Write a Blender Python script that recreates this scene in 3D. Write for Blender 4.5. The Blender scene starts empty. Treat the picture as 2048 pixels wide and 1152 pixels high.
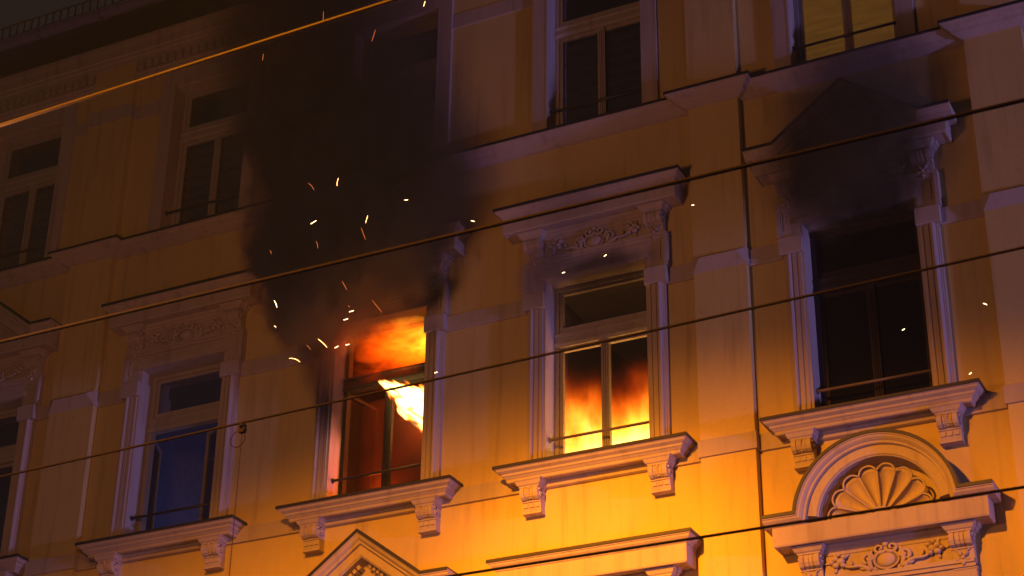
import bpy, math, random
from mathutils import Vector, Matrix
random.seed(7)
S = bpy.context.scene
COL = S.collection

# ------------------------------------------------------------------ camera
cam_d = bpy.data.cameras.new('camera'); cam = bpy.data.objects.new('camera', cam_d); COL.objects.link(cam)
CAM = Vector((0.0, -17.0, 1.6))
RW = Matrix(((0.89539862, 0.20016269, 0.39773888), (0.44509989, -0.42672037, -0.78727112), (0.01214097, 0.881955, -0.47117722)))
cam.matrix_world = Matrix.Translation(CAM) @ RW.to_4x4()
cam_d.sensor_width = 36; cam_d.lens = 66.854; cam_d.clip_start = 0.1; cam_d.clip_end = 3000
cam_d.dof.use_dof = True; cam_d.dof.focus_distance = 21.0; cam_d.dof.aperture_fstop = 3.6
S.camera = cam

# ------------------------------------------------------------------ world (night sky over a lit town)
W = bpy.data.worlds.new('World'); S.world = W; W.use_nodes = True
bg = W.node_tree.nodes['Background']; bg.inputs['Color'].default_value = (0.0105, 0.0078, 0.0078, 1); bg.inputs['Strength'].default_value = 1.0
S.view_settings.view_transform = 'Standard'; S.view_settings.look = 'None'; S.view_settings.exposure = 0.0; S.view_settings.gamma = 1.0
S.render.engine = 'CYCLES'
C = S.cycles
C.use_denoising = True; C.denoiser = 'OPENIMAGEDENOISE'; C.use_adaptive_sampling = True; C.adaptive_threshold = 0.02
C.max_bounces = 5; C.diffuse_bounces = 2; C.glossy_bounces = 2; C.transmission_bounces = 4; C.volume_bounces = 1; C.transparent_max_bounces = 12
C.volume_step_rate = 1.0; C.volume_max_steps = 256; C.sample_clamp_indirect = 4.0; C.caustics_reflective = False; C.caustics_refractive = False

# ------------------------------------------------------------------ lights of the street and added fill
def lamp(name, kind, loc, power, color, size=0.2, target=None, **kw):
    l = bpy.data.lights.new(name, kind); o = bpy.data.objects.new(name, l); COL.objects.link(o)
    o.location = loc; l.energy = power; l.color = color; l.shadow_soft_size = size
    for k, v in kw.items(): setattr(l, k, v)
    if target is not None:
        o.rotation_euler = (Vector(target) - Vector(loc)).to_track_quat('-Z', 'Y').to_euler()
    return o
# sodium street lamp hung over the road, its housing cuts the light off above the second-floor sills
lamp('street_lamp_light', 'SPOT', (-7.3, -11.5, 11.6), 7600, (1.0, 0.30, 0.004), 0.16, target=(-7.4, -5.55, 0.0), spot_size=math.radians(118), spot_blend=0.32)
lamp('street_lamp_beam_light', 'SPOT', (-7.3, -11.5, 11.6), 13800, (1.0, 0.30, 0.004), 0.16, target=(-7.55, 0.0, 7.4), spot_size=math.radians(25), spot_blend=1.0)
# added warm fill for the whole facade, not a street lamp
lamp('warm_fill_light', 'POINT', (-8.5, -9.0, 8.2), 535, (1.0, 0.36, 0.12), 0.6)
# blue beacons of the fire engines standing in the street below, to the right and in front
lamp('beacon_light', 'POINT', (20.0, -5.5, 5.5), 10500, (0.36, 0.28, 1.0), 0.5)
lamp('beacon_light', 'POINT', (4.5, -8.5, 2.4), 120, (0.16, 0.24, 1.0), 0.5)
lamp('beacon_light', 'POINT', (-10.0, -12.0, 3.0), 110, (0.08, 0.20, 1.0), 0.3)

# ------------------------------------------------------------------ materials
def nodes(m):
    m.use_nodes = True; nt = m.node_tree; nt.nodes.clear(); return nt, nt.nodes, nt.links
def N(nt, t, **kw):
    n = nt.nodes.new(t)
    for k, v in kw.items(): setattr(n, k, v)
    return n
def mth(nt, op, a, b=None, c=None, clamp=False):
    n = nt.nodes.new('ShaderNodeMath'); n.operation = op; n.use_clamp = clamp
    for i, v in enumerate((a, b, c)):
        if v is None: continue
        if isinstance(v, (int, float)): n.inputs[i].default_value = v
        else: nt.links.new(v, n.inputs[i])
    return n.outputs[0]
def smooth(nt, v, a, b, lo=0.0, hi=1.0):
    n = nt.nodes.new('ShaderNodeMapRange'); n.interpolation_type = 'SMOOTHSTEP'
    nt.links.new(v, n.inputs[0])
    for i, x in zip((1, 2, 3, 4), (a, b, lo, hi)): n.inputs[i].default_value = x
    return n.outputs[0]
def soot_dim_group():
    g = bpy.data.node_groups.new('soot_dim', 'ShaderNodeTree')
    g.interface.new_socket('Fac', in_out='OUTPUT', socket_type='NodeSocketFloat')
    out = g.nodes.new('NodeGroupOutput'); geo = g.nodes.new('ShaderNodeNewGeometry')
    sep = g.nodes.new('ShaderNodeSeparateXYZ'); g.links.new(geo.outputs['Position'], sep.inputs[0])
    no = g.nodes.new('ShaderNodeTexNoise'); no.inputs['Scale'].default_value = 1.6; no.inputs['Detail'].default_value = 5
    g.links.new(geo.outputs['Position'], no.inputs['Vector'])
    no2 = g.nodes.new('ShaderNodeTexNoise'); no2.inputs['Scale'].default_value = 1.0; no2.inputs['Detail'].default_value = 6; mp = g.nodes.new('ShaderNodeMapping'); mp.inputs['Scale'].default_value = (7, 4, 1.6)
    g.links.new(geo.outputs['Position'], mp.inputs[0]); g.links.new(mp.outputs[0], no2.inputs['Vector'])
    nz = mth(g, 'ADD', mth(g, 'MULTIPLY', mth(g, 'SUBTRACT', no.outputs[0], 0.5), 0.6), mth(g, 'MULTIPLY', mth(g, 'SUBTRACT', no2.outputs[0], 0.5), 0.35))
    tot = None
    #      cx     cz    rx   rz   inner outer strength   sooty stains over the fires, plus ellipses painted to dim bright heads and reveals
    for cx, cz, rx, rz, a, b, s in ((-4.48, 12.40, 0.98, 1.15, 0.55, 1.12, 0.98), (-4.30, 13.3, 1.15, 1.05, 0.25, 1.15, 0.72), (-10.26, 11.95, 0.95, 0.50, 0.75, 1.2, 0.97),
                                    (-10.35, 12.75, 1.25, 1.75, 0.55, 1.12, 0.97), (-10.88, 11.05, 0.30, 0.75, 0.5, 1.15, 0.93), (-8.02, 11.85, 0.42, 0.60, 0.1, 1.1, 0.55), (-7.7, 12.5, 0.9, 0.7, 0.1, 1.1, 0.35), (-7.5, 11.72, 0.75, 0.26, 0.4, 1.2, 0.80)):
        u = mth(g, 'DIVIDE', mth(g, 'SUBTRACT', sep.outputs[0], cx), rx); v = mth(g, 'DIVIDE', mth(g, 'SUBTRACT', sep.outputs[2], cz), rz)
        q = mth(g, 'SQRT', mth(g, 'ADD', mth(g, 'MULTIPLY', u, u), mth(g, 'MULTIPLY', v, v)))
        f = smooth(g, mth(g, 'ADD', q, nz), a, b, s, 0.0)
        tot = f if tot is None else mth(g, 'MAXIMUM', tot, f)
    g.links.new(tot, out.inputs[0]); return g
SOOT_DIM = soot_dim_group()
def plaster(name, base, rough=0.85, grain=0.25, var=0.16, soot_dim=True, scale=95):
    m = bpy.data.materials.new(name); nt, nd, lk = nodes(m)
    o = N(nt, 'ShaderNodeOutputMaterial'); p = N(nt, 'ShaderNodeBsdfPrincipled'); lk.new(p.outputs[0], o.inputs[0])
    geo = N(nt, 'ShaderNodeNewGeometry')
    n1 = N(nt, 'ShaderNodeTexNoise'); n1.inputs['Scale'].default_value = 1.3; n1.inputs['Detail'].default_value = 7; n1.inputs['Roughness'].default_value = 0.65
    mp = N(nt, 'ShaderNodeMapping'); mp.inputs['Scale'].default_value = (2.2, 2.2, 0.55); lk.new(geo.outputs['Position'], mp.inputs[0]); lk.new(mp.outputs[0], n1.inputs['Vector'])
    n2 = N(nt, 'ShaderNodeTexNoise'); n2.inputs['Scale'].default_value = scale; n2.inputs['Detail'].default_value = 4; lk.new(geo.outputs['Position'], n2.inputs['Vector'])
    v = mth(nt, 'ADD', mth(nt, 'MULTIPLY_ADD', n1.outputs[0], var, 1 - var * .5), mth(nt, 'MULTIPLY', mth(nt, 'SUBTRACT', n2.outputs[0], 0.5), 0.30))
    vm = N(nt, 'ShaderNodeVectorMath', operation='SCALE'); vm.inputs[0].default_value = base; lk.new(v, vm.inputs[3])
    n3 = N(nt, 'ShaderNodeTexNoise'); n3.inputs['Scale'].default_value = 7.0; n3.inputs['Detail'].default_value = 8; n3.inputs['Roughness'].default_value = .7; lk.new(geo.outputs['Position'], n3.inputs['Vector'])
    n4 = N(nt, 'ShaderNodeTexNoise'); n4.inputs['Scale'].default_value = 1.0; n4.inputs['Detail'].default_value = 4; mp4 = N(nt, 'ShaderNodeMapping'); mp4.inputs['Scale'].default_value = (9, 9, .7); lk.new(geo.outputs['Position'], mp4.inputs[0]); lk.new(mp4.outputs[0], n4.inputs['Vector'])
    grime = mth(nt, 'MAXIMUM', smooth(nt, n3.outputs[0], 0.58, 0.78, 0.0, 0.45), smooth(nt, n4.outputs[0], 0.50, 0.78, 0.0, 0.5))
    gm = N(nt, 'ShaderNodeMix', data_type='RGBA'); lk.new(grime, gm.inputs[0]); lk.new(vm.outputs[0], gm.inputs[6]); gm.inputs[7].default_value = (base[0] * .55, base[1] * .5, base[2] * .5, 1)
    col = gm.outputs[2]
    if soot_dim:
        sg = N(nt, 'ShaderNodeGroup'); sg.node_tree = SOOT_DIM
        mx = N(nt, 'ShaderNodeMix', data_type='RGBA'); lk.new(sg.outputs[0], mx.inputs[0]); lk.new(col, mx.inputs[6]); mx.inputs[7].default_value = (0.014, 0.011, 0.011, 1)
        col = mx.outputs[2]
    lk.new(col, p.inputs['Base Color']); p.inputs['Roughness'].default_value = rough
    p.inputs['Specular IOR Level'].default_value = 0.25
    b = N(nt, 'ShaderNodeBump'); b.inputs['Strength'].default_value = grain; b.inputs['Distance'].default_value = 0.004; lk.new(n2.outputs[0], b.inputs['Height']); lk.new(b.outputs[0], p.inputs['Normal'])
    return m
def simple(name, base, rough=0.6, metal=0.0, spec=0.4):
    m = bpy.data.materials.new(name); nt, nd, lk = nodes(m)
    o = N(nt, 'ShaderNodeOutputMaterial'); p = N(nt, 'ShaderNodeBsdfPrincipled'); lk.new(p.outputs[0], o.inputs[0])
    geo = N(nt, 'ShaderNodeNewGeometry'); n1 = N(nt, 'ShaderNodeTexNoise'); n1.inputs['Scale'].default_value = 14; n1.inputs['Detail'].default_value = 6; lk.new(geo.outputs['Position'], n1.inputs['Vector'])
    vm = N(nt, 'ShaderNodeVectorMath', operation='SCALE'); vm.inputs[0].default_value = base; lk.new(mth(nt, 'MULTIPLY_ADD', n1.outputs[0], 0.5, 0.75), vm.inputs[3])
    lk.new(vm.outputs[0], p.inputs['Base Color']); p.inputs['Roughness'].default_value = rough; p.inputs['Metallic'].default_value = metal; p.inputs['Specular IOR Level'].default_value = spec
    return m
def emit(name, color, strength, streak=None):
    m = bpy.data.materials.new(name); nt, nd, lk = nodes(m)
    o = N(nt, 'ShaderNodeOutputMaterial'); e = N(nt, 'ShaderNodeEmission'); lk.new(e.outputs[0], o.inputs[0])
    e.inputs[0].default_value = (*color, 1); e.inputs[1].default_value = strength
    if streak:
        geo = N(nt, 'ShaderNodeNewGeometry'); mp = N(nt, 'ShaderNodeMapping'); mp.inputs['Scale'].default_value = streak; lk.new(geo.outputs['Position'], mp.inputs[0])
        n1 = N(nt, 'ShaderNodeTexNoise'); n1.inputs['Scale'].default_value = 3; n1.inputs['Detail'].default_value = 5; lk.new(mp.outputs[0], n1.inputs['Vector'])
        lk.new(mth(nt, 'MULTIPLY', mth(nt, 'MULTIPLY_ADD', n1.outputs[0], 1.1, 0.45), strength), e.inputs[1])
    return m
def glass(name, tint=(0.6, 0.6, 0.62), refl=0.16, black_lift=0.07):
    m = bpy.data.materials.new(name); nt, nd, lk = nodes(m)
    o = N(nt, 'ShaderNodeOutputMaterial'); t = N(nt, 'ShaderNodeBsdfTransparent'); t.inputs[0].default_value = (*tint, 1)
    g = N(nt, 'ShaderNodeBsdfGlossy'); g.inputs['Roughness'].default_value = 0.03; g.inputs[0].default_value = (1, 1, 1, 1)
    mx = N(nt, 'ShaderNodeMixShader'); mx.inputs[0].default_value = refl
    lk.new(t.outputs[0], mx.inputs[1]); lk.new(g.outputs[0], mx.inputs[2])
    geo = N(nt, 'ShaderNodeNewGeometry'); n1 = N(nt, 'ShaderNodeTexNoise'); n1.inputs['Scale'].default_value = 3; n1.inputs['Detail'].default_value = 6; lk.new(geo.outputs['Position'], n1.inputs['Vector'])
    df = N(nt, 'ShaderNodeBsdfDiffuse'); df.inputs[0].default_value = (.16, .16, .17, 1)      # pale film added to lift the pane's black, in place of reflected glow
    m2 = N(nt, 'ShaderNodeMixShader'); lk.new(mth(nt, 'MULTIPLY_ADD', n1.outputs[0], black_lift, black_lift * .6), m2.inputs[0]); lk.new(mx.outputs[0], m2.inputs[1]); lk.new(df.outputs[0], m2.inputs[2]); lk.new(m2.outputs[0], o.inputs[0]); return m
M = dict(
    wall=plaster('ochre_plaster', (0.60, 0.455, 0.17), var=0.26),
    pil=plaster('pilaster_plaster', (0.62, 0.475, 0.17)),
    trim=plaster('cream_stucco', (0.47, 0.385, 0.29), grain=0.18, var=0.30),
    orn=plaster('cream_stucco_ornament', (0.49, 0.40, 0.31), grain=0.10, var=0.35),
    wood=plaster('painted_window_wood', (0.40, 0.35, 0.27), rough=0.55, grain=0.1, var=0.25, scale=40),
    white=simple('room_plaster', (0.14, 0.15, 0.19), 0.9),
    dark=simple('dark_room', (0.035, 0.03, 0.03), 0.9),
    char=simple('charred_wood', (0.030, 0.022, 0.018), 0.8), scorch=simple('scorched_wood', (0.17, 0.115, 0.07), 0.7),
    black=simple('burnt_black', (0.012, 0.011, 0.011), 0.9),
    flash=simple('zinc_flashing', (0.035, 0.032, 0.034), 0.5, 0.0, 0.4),
    iron=simple('wrought_iron', (0.04, 0.035, 0.032), 0.45),
    rust=simple('worn_rail', (0.20, 0.15, 0.09), 0.5),
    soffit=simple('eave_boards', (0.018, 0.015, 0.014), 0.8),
    gutter=simple('gutter_zinc', (0.10, 0.08, 0.07), 0.5),
    slat=simple('blind_slat', (0.75, 0.62, 0.47), 0.6),
    slat_d=simple('dark_blind_slat', (0.42, 0.35, 0.28), 0.6),
    wire=simple('wire_metal', (0.012, 0.009, 0.007), 0.8, 0.0, 0.05), wire_lit=simple('lamplit_wire', (0.034, 0.024, 0.012), 0.6, 0.0, 0.1),  # lighter copy for the topmost wire: its lamplight is put into the colour
    roof=simple('roof_tiles', (0.05, 0.035, 0.03), 0.8),
    asphalt=simple('asphalt', (0.05, 0.05, 0.052), 0.85),
    paving=simple('paving', (0.2, 0.19, 0.18), 0.85),
    kerb=simple('kerb_granite', (0.3, 0.29, 0.28), 0.8),
    glass=glass('window_glass'), glass_fire=glass('sooty_hot_glass', (0.93, 0.9, 0.88), 0.04, 0.03),
    litblind=emit('lit_curtain', (1.0, 0.41, 0.05), 0.36, (0.7, 1, 7)),
    ember=emit('ember_glow', (1.0, 0.42, 0.12), 9.0), ember_dim=emit('dull_ember_glow', (1.0, 0.22, 0.05), 1.1), ember_hot=emit('hot_ember_glow', (1.0, 0.58, 0.26), 9.0),
)

# ------------------------------------------------------------------ mesh helpers
class MB:
    def __init__(s): s.v = []; s.f = []; s.sm = []
    def add(s, vs, fs, smooth=False):
        b = len(s.v); s.v += [tuple(p) for p in vs]; s.f += [tuple(i + b for i in f) for f in fs]; s.sm += [smooth] * len(fs); return s
    def box(s, x0, x1, y0, y1, z0, z1):
        return s.add([(x0, y0, z0), (x1, y0, z0), (x1, y1, z0), (x0, y1, z0), (x0, y0, z1), (x1, y0, z1), (x1, y1, z1), (x0, y1, z1)],
                     [(0, 3, 2, 1), (4, 5, 6, 7), (0, 1, 5, 4), (1, 2, 6, 5), (2, 3, 7, 6), (3, 0, 4, 7)])
    def rings(s, prof, x0, x1, back=0.03, ret=1.0):
        """moulding with mitred returns; prof = [(d, z)...] from the top down, x0..x1 the width where d is largest"""
        dm = max(d for d, z in prof); vs = []; fs = []
        for d, z in prof:
            k = (dm - d) * ret
            vs += [(x0 + k, back, z), (x0 + k, -d, z), (x1 - k, -d, z), (x1 - k, back, z)]
        n = len(prof)
        for i in range(n - 1):
            a, b = 4 * i, 4 * i + 4
            for j in range(3): fs.append((a + j, b + j, b + j + 1, a + j + 1))
        fs += [(0, 1, 2, 3), tuple(4 * (n - 1) + j for j in (3, 2, 1, 0))]
        return s.add(vs, fs)
    def prism_x(s, poly, x0, x1):
        """poly = [(d, z)...] closed, extruded along x"""
        n = len(poly); vs = [(x0, -d, z) for d, z in poly] + [(x1, -d, z) for d, z in poly]
        fs = [(i, (i + 1) % n, n + (i + 1) % n, n + i) for i in range(n)] + [tuple(range(n))[::-1], tuple(range(n, 2 * n))]
        return s.add(vs, fs)
    def prism_z(s, poly, z0, z1):
        """poly = [(x, d)...] closed, extruded along z"""
        n = len(poly); vs = [(x, -d, z0) for x, d in poly] + [(x, -d, z1) for x, d in poly]
        fs = [(i, (i + 1) % n, n + (i + 1) % n, n + i) for i in range(n)] + [tuple(range(n))[::-1], tuple(range(n, 2 * n))]
        return s.add(vs, fs)
    def sweep(s, path, prof, close_ends=True):
        """path = [(x, z)...] left to right; prof = closed polygon of (d, sink) with sink measured inwards, normal to the path"""
        n = len(path); m = len(prof); vs = []
        P = [Vector(p) for p in path]
        for i in range(n):
            t0 = (P[i] - P[i - 1]).normalized() if i else (P[1] - P[0]).normalized()
            t1 = (P[i + 1] - P[i]).normalized() if i < n - 1 else t0
            n0 = Vector((t0.y, -t0.x)); n1 = Vector((t1.y, -t1.x)); b = (n0 + n1)
            b = b / max(b.dot(n0), .2)
            for d, k in prof: vs.append((P[i].x + b.x * k, -d, P[i].y + b.y * k))
        fs = []
        for i in range(n - 1):
            for j in range(m): fs.append((i * m + j, i * m + (j + 1) % m, (i + 1) * m + (j + 1) % m, (i + 1) * m + j))
        if close_ends: fs += [tuple(range(m))[::-1], tuple((n - 1) * m + j for j in range(m))]
        return s.add(vs, fs)
    def tube(s, pts, rad, seg=6, flat=1.0):
        pts = [Vector(p) for p in pts]; n = len(pts); vs = []
        if not hasattr(rad, '__len__'): rad = [rad] * n
        up = Vector((0, 1, 0))
        for i in range(n):
            t = (pts[min(i + 1, n - 1)] - pts[max(i - 1, 0)]).normalized()
            a = t.cross(up); a = a.normalized() if a.length > 1e-4 else Vector((1, 0, 0)); b = a.cross(t).normalized()
            for k in range(seg):
                an = 2 * math.pi * k / seg; vs.append(pts[i] + (a * math.cos(an) + b * math.sin(an) * flat) * rad[i])
        fs = [(i * seg + k, i * seg + (k + 1) % seg, (i + 1) * seg + (k + 1) % seg, (i + 1) * seg + k) for i in range(n - 1) for k in range(seg)]
        fs += [tuple(range(seg))[::-1], tuple((n - 1) * seg + k for k in range(seg))]
        return s.add(vs, fs, True)
    def ball(s, c, r, seg=8, rg=5, rot=0.0):
        rx, ry, rz = r if hasattr(r, '__len__') else (r, r, r); vs = []; ca, sa = math.cos(rot), math.sin(rot)
        def put(x, y, z): vs.append((c[0] + x * ca - z * sa, c[1] + y, c[2] + x * sa + z * ca))
        put(0, -ry, 0)
        for i in range(1, rg):
            ph = math.pi * i / rg
            for k in range(seg):
                an = 2 * math.pi * k / seg; put(rx * math.sin(ph) * math.cos(an), -ry * math.cos(ph), rz * math.sin(ph) * math.sin(an))
        put(0, ry, 0); L = len(vs) - 1; fs = [(0, 1 + (k + 1) % seg, 1 + k) for k in range(seg)]
        for i in range(rg - 2):
            a = 1 + i * seg
            for k in range(seg): fs.append((a + k, a + (k + 1) % seg, a + seg + (k + 1) % seg, a + seg + k))
        a = 1 + (rg - 2) * seg; fs += [(a + k, a + (k + 1) % seg, L) for k in range(seg)]
        return s.add(vs, fs, True)
    def grid(s, fn, nu, nv, smooth=True):
        vs = [fn(i / nu, j / nv) for j in range(nv + 1) for i in range(nu + 1)]
        fs = [(j * (nu + 1) + i, j * (nu + 1) + i + 1, (j + 1) * (nu + 1) + i + 1, (j + 1) * (nu + 1) + i) for j in range(nv) for i in range(nu)]
        return s.add(vs, fs, smooth)
    def mesh(s, name, mat):
        me = bpy.data.meshes.new(name); me.from_pydata(s.v, [], s.f); me.update()
        me.polygons.foreach_set('use_smooth', s.sm)
        if mat: me.materials.append(mat)
        import bmesh
        bm = bmesh.new(); bm.from_mesh(me); bmesh.ops.recalc_face_normals(bm, faces=bm.faces); bm.to_mesh(me); bm.free()
        return me
WP = {}                                   # world position of every object we place (nothing above a leaf is rotated)
def put(name, me, parent=None, at=(0, 0, 0), rotz=0.0, label=None):
    o = bpy.data.objects.new(name, me); COL.objects.link(o); at = Vector(at)
    if parent is not None:
        o.parent = parent; o.location = at - WP[parent.name]
    else: o.location = at
    if rotz: o.rotation_euler = (0, 0, rotz)
    if label: o['label'] = label
    WP[o.name] = at; return o
def part(name, mb, mat, parent, at=(0, 0, 0), **kw): return put(name, mb.mesh(name, M[mat] if isinstance(mat, str) else mat), parent, at, **kw)
def thing(o, label, cat, group=None):
    o['label'] = label; o['category'] = cat
    if group: o['group'] = group
    return o
def struct(name, mb, mat): o = put(name, mb.mesh(name, M[mat])); o['kind'] = 'structure'; return o
MESH = {}
def cached(key, fn, mat):
    if key not in MESH: MESH[key] = fn().mesh(key, M[mat])
    return MESH[key]

# ------------------------------------------------------------------ ground
struct('ground', MB().box(-400, 400, -400, 400, -0.5, -0.02), 'asphalt')
struct('road', MB().box(-120, 120, -14.5, -3.6, -0.016, -0.004), 'asphalt')
struct('pavement', MB().box(-120, 120, -3.4, 0.3, -0.1, 0.12), 'paving')
struct('kerb', MB().box(-120, 120, -3.58, -3.402, -0.1, 0.125), 'kerb')

# ------------------------------------------------------------------ the building
B = put('apartment_building', None, None, (-9.0, 0, 0))
thing(B, 'ochre plaster apartment building with cream stucco window surrounds and burning windows', 'building')
CX = [-16.14, -13.06, -10.26, -7.53, -4.52]      # window axes
HW = 0.605                                        # half width of an opening
XL, XR = -24.0, -2.61
F0, F1 = 9.46, 11.74                              # openings of the burning floor
U0, U1 = 13.66, 15.98                             # openings of the floor above
G0, G1 = 5.3, 7.45                                # floor below (out of frame)
def wall_mesh():
    xs = sorted({XL, XR, *[c - HW for c in CX], *[c + HW for c in CX]})
    zs = [0, G0, G1, F0, F1, U0, U1, 17.0]; mb = MB()
    for i in range(len(xs) - 1):
        for j in range(len(zs) - 1):
            xm = (xs[i] + xs[i + 1]) / 2
            if any(abs(xm - c) < HW for c in CX) and j in (1, 3, 5): continue
            mb.add([(xs[i], 0, zs[j]), (xs[i + 1], 0, zs[j]), (xs[i + 1], 0, zs[j + 1]), (xs[i], 0, zs[j + 1])], [(0, 1, 2, 3)])
    mb.add([(XR, 0, 0), (XR, 12, 0), (XR, 12, 17), (XR, 0, 17)], [(0, 1, 2, 3)])
    mb.add([(XL, 0, 0), (XL, 12, 0), (XL, 12, 17), (XL, 0, 17)], [(0, 1, 2, 3)])
    mb.add([(XL, 12, 0), (XR, 12, 0), (XR, 12, 17), (XL, 12, 17)], [(0, 1, 2, 3)])
    return mb
part('wall', wall_mesh(), 'wall', B)

# ---- pilasters
PIL = [(-15.03, -14.34), (-6.35, -5.755), (-3.21, -2.607)]
for a, b in PIL:
    p = part('pilaster', MB().box(a, b, -0.10, 0.02, 0, 13.5).box(a + .004, b - .004, -0.095, 0.02, 13.5, 16.6), 'pil', B)
    part('base_band', MB().box(a - .02, b + .02, -0.125, 0.01, 9.245, 9.432), 'trim', p)
    # diamond-pointed cap: ridge proud of the shaft, hipped ends
    z0, z1, zr, dr, d0 = 11.385, 11.585, 11.535, 0.165, 0.10
    cap = MB().add([(a - .012, -d0, z0), (b + .012, -d0, z0), (b + .012, -d0, z1), (a - .012, -d0, z1), (a + .09, -dr, zr), (b - .09, -dr, zr),
                    (a - .012, 0, z0), (b + .012, 0, z0), (b + .012, 0, z1), (a - .012, 0, z1)],
                   [(0, 1, 5, 4), (1, 2, 5), (2, 3, 4, 5), (3, 0, 4), (1, 0, 6, 7), (2, 1, 7, 8), (3, 2, 8, 9), (0, 3, 9, 6)])
    part('diamond_cap', cap, 'trim', p)
    part('upper_band', MB().box(a - .008, b + .008, -0.112, 0.01, 15.655, 15.872), 'trim', p)

# ---- belts between the pilasters
GAPS = [(XL, -15.03), (-14.34, -6.35), (-5.755, -3.21)]
def cut(a, b, half):
    """pieces of a..b left free by the window surrounds"""
    out = [(a, b)]
    for c in CX:
        nx = []
        for p, q in out:
            l, r = c - half, c + half
            if r <= p or l >= q: nx.append((p, q)); continue
            if l > p: nx.append((p, l))
            if r < q: nx.append((r, q))
        out = nx
    return out
for a, b in GAPS:
    part('sill_belt', MB().prism_x([(-.01, 9.432), (.028, 9.432), (.028, 9.262), (.034, 9.258), (.034, 9.243), (-.01, 9.24)], a, b), 'trim', B)
    for p, q in cut(a, b, 0.845):
        part('impost_belt', MB().prism_x([(-.01, 11.576), (.030, 11.576), (.030, 11.398), (.024, 11.384), (-.01, 11.38)], p, q), 'trim', B)
    for p, q in cut(a, b, 0.80):
        part('upper_belt', MB().prism_x([(-.01, 15.84), (.020, 15.84), (.020, 15.642), (.014, 15.63), (-.01, 15.63)], p, q), 'trim', B)

# ---- string course under the top floor, breaking forward round the pilasters
SP = [(.155, 13.668), (.20, 13.645), (.20, 13.622), (.175, 13.612), (.165, 13.588), (.125, 13.566), (.112, 13.560), (.104, 13.536), (.07, 13.518), (.035, 13.498), (.006, 13.488)]
segs = [(XL, -15.03, 0), (-15.03, -14.34, 1), (-14.34, -6.35, 0), (-6.35, -5.755, 1), (-5.755, -3.21, 0), (-3.21, -2.607, 1)]
for a, b, on in segs:
    if on: st = part('string_course', MB().rings([(d + .10, z + .004) for d, z in SP], a - .2, b + .2), 'trim', B)
    else: st = part('string_course', MB().prism_x([(-.02, 13.668)] + SP + [(-.02, 13.488)], a + .0, b - .0), 'trim', B)
    e = .10 if on else 0
    part('flashing', MB().rings([(.212 + e, 13.661 + .005 * on), (.214 + e, 13.632 + .005 * on), (.203 + e, 13.632 + .005 * on)], a - (.212 if on else 0), b + (.212 if on else 0), ret=1 if on else 0), 'flash', st)

# ---- main cornice, dentils, eave
cor = part('main_cornice', MB().prism_x([(-.01, 16.95), (.16, 16.95), (.16, 16.885), (.145, 16.80), (.14, 16.70), (.125, 16.685), (.12, 16.64), (.105, 16.62), (.10, 16.56), (-.01, 16.55)], XL, XR + .12), 'trim', B)
for a, b in GAPS:
    a2, b2 = a + (0.0 if a < -20 else .004), b - .004
    fr = part('dentil_frieze', MB().prism_x([(-.01, 16.552), (.045, 16.552), (.045, 16.40), (.10, 16.385), (.105, 16.345), (.085, 16.335), (.08, 16.29), (.06, 16.275), (.055, 16.25), (-.01, 16.245)], a2, b2), 'trim', B)
    dm = cached('dentil', lambda: MB().box(-.040, .040, -.100, -.04, 0, .135).box(-.028, .028, -.112, -.098, .02, .135), 'trim')
    x = max(a2, -17.6) + 0.075
    while x < min(b2, -2.7) - 0.05:
        put('dentil', dm, fr, (x, 0, 16.408)); x += 0.127
ev = part('eave', MB().box(XL, XR + .5, -.86, -.165, 16.93, 16.99).box(XL, XR + .5, -.165, 12, 16.955, 17.0), 'soffit', B)
def gut():
    mb = MB(); n = 8; pr = [(.83 + .085 * math.cos(math.pi * (1 + k / n)), 16.905 + .085 * math.sin(math.pi * (1 + k / n))) for k in range(n + 1)]
    pr += [(d, z) for d, z in ((.925, 16.915), (.915, 16.925), (.90, 16.905))] + [(.83 + .072 * math.cos(math.pi * (2 - k / n)), 16.905 + .072 * math.sin(math.pi * (2 - k / n))) for k in range(1, n + 1)]
    return mb.prism_x(pr, XL, XR + .5)
gt = part('gutter', gut(), 'gutter', B)
for k in range(8):
    x = -16.49 + 1.045 * k
    part('gutter_bracket', MB().tube([(x, -.73, 16.93), (x, -.745, 16.86), (x, -.79, 16.815), (x, -.85, 16.812), (x, -.905, 16.85), (x, -.918, 16.925)], .012, 5), 'iron', gt)
rf = part('roof', MB().add([(XL, -.80, 17.0), (XR + .5, -.80, 17.0), (XR + .5, 5.5, 20.5), (XL, 5.5, 20.5), (XL, 12, 17), (XR + .5, 12, 17)], [(0, 1, 2, 3), (3, 2, 5, 4), (1, 5, 2), (0, 3, 4)]), 'roof', B)
sg = part('snow_guard', MB().tube([(XL, -.66, 17.085), (-9, -.66, 17.085)], .012, 5).tube([(XL, -.66, 17.36), (-9, -.66, 17.36)], .012, 5), 'gutter', B)
bar = cached('snow_guard_bar', lambda: MB().box(-.009, .009, -.009, .009, 0, .27), 'gutter')
for k in range(46): put('bar', bar, sg, (-17.6 + .127 * k, -.66, 17.088))

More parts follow.
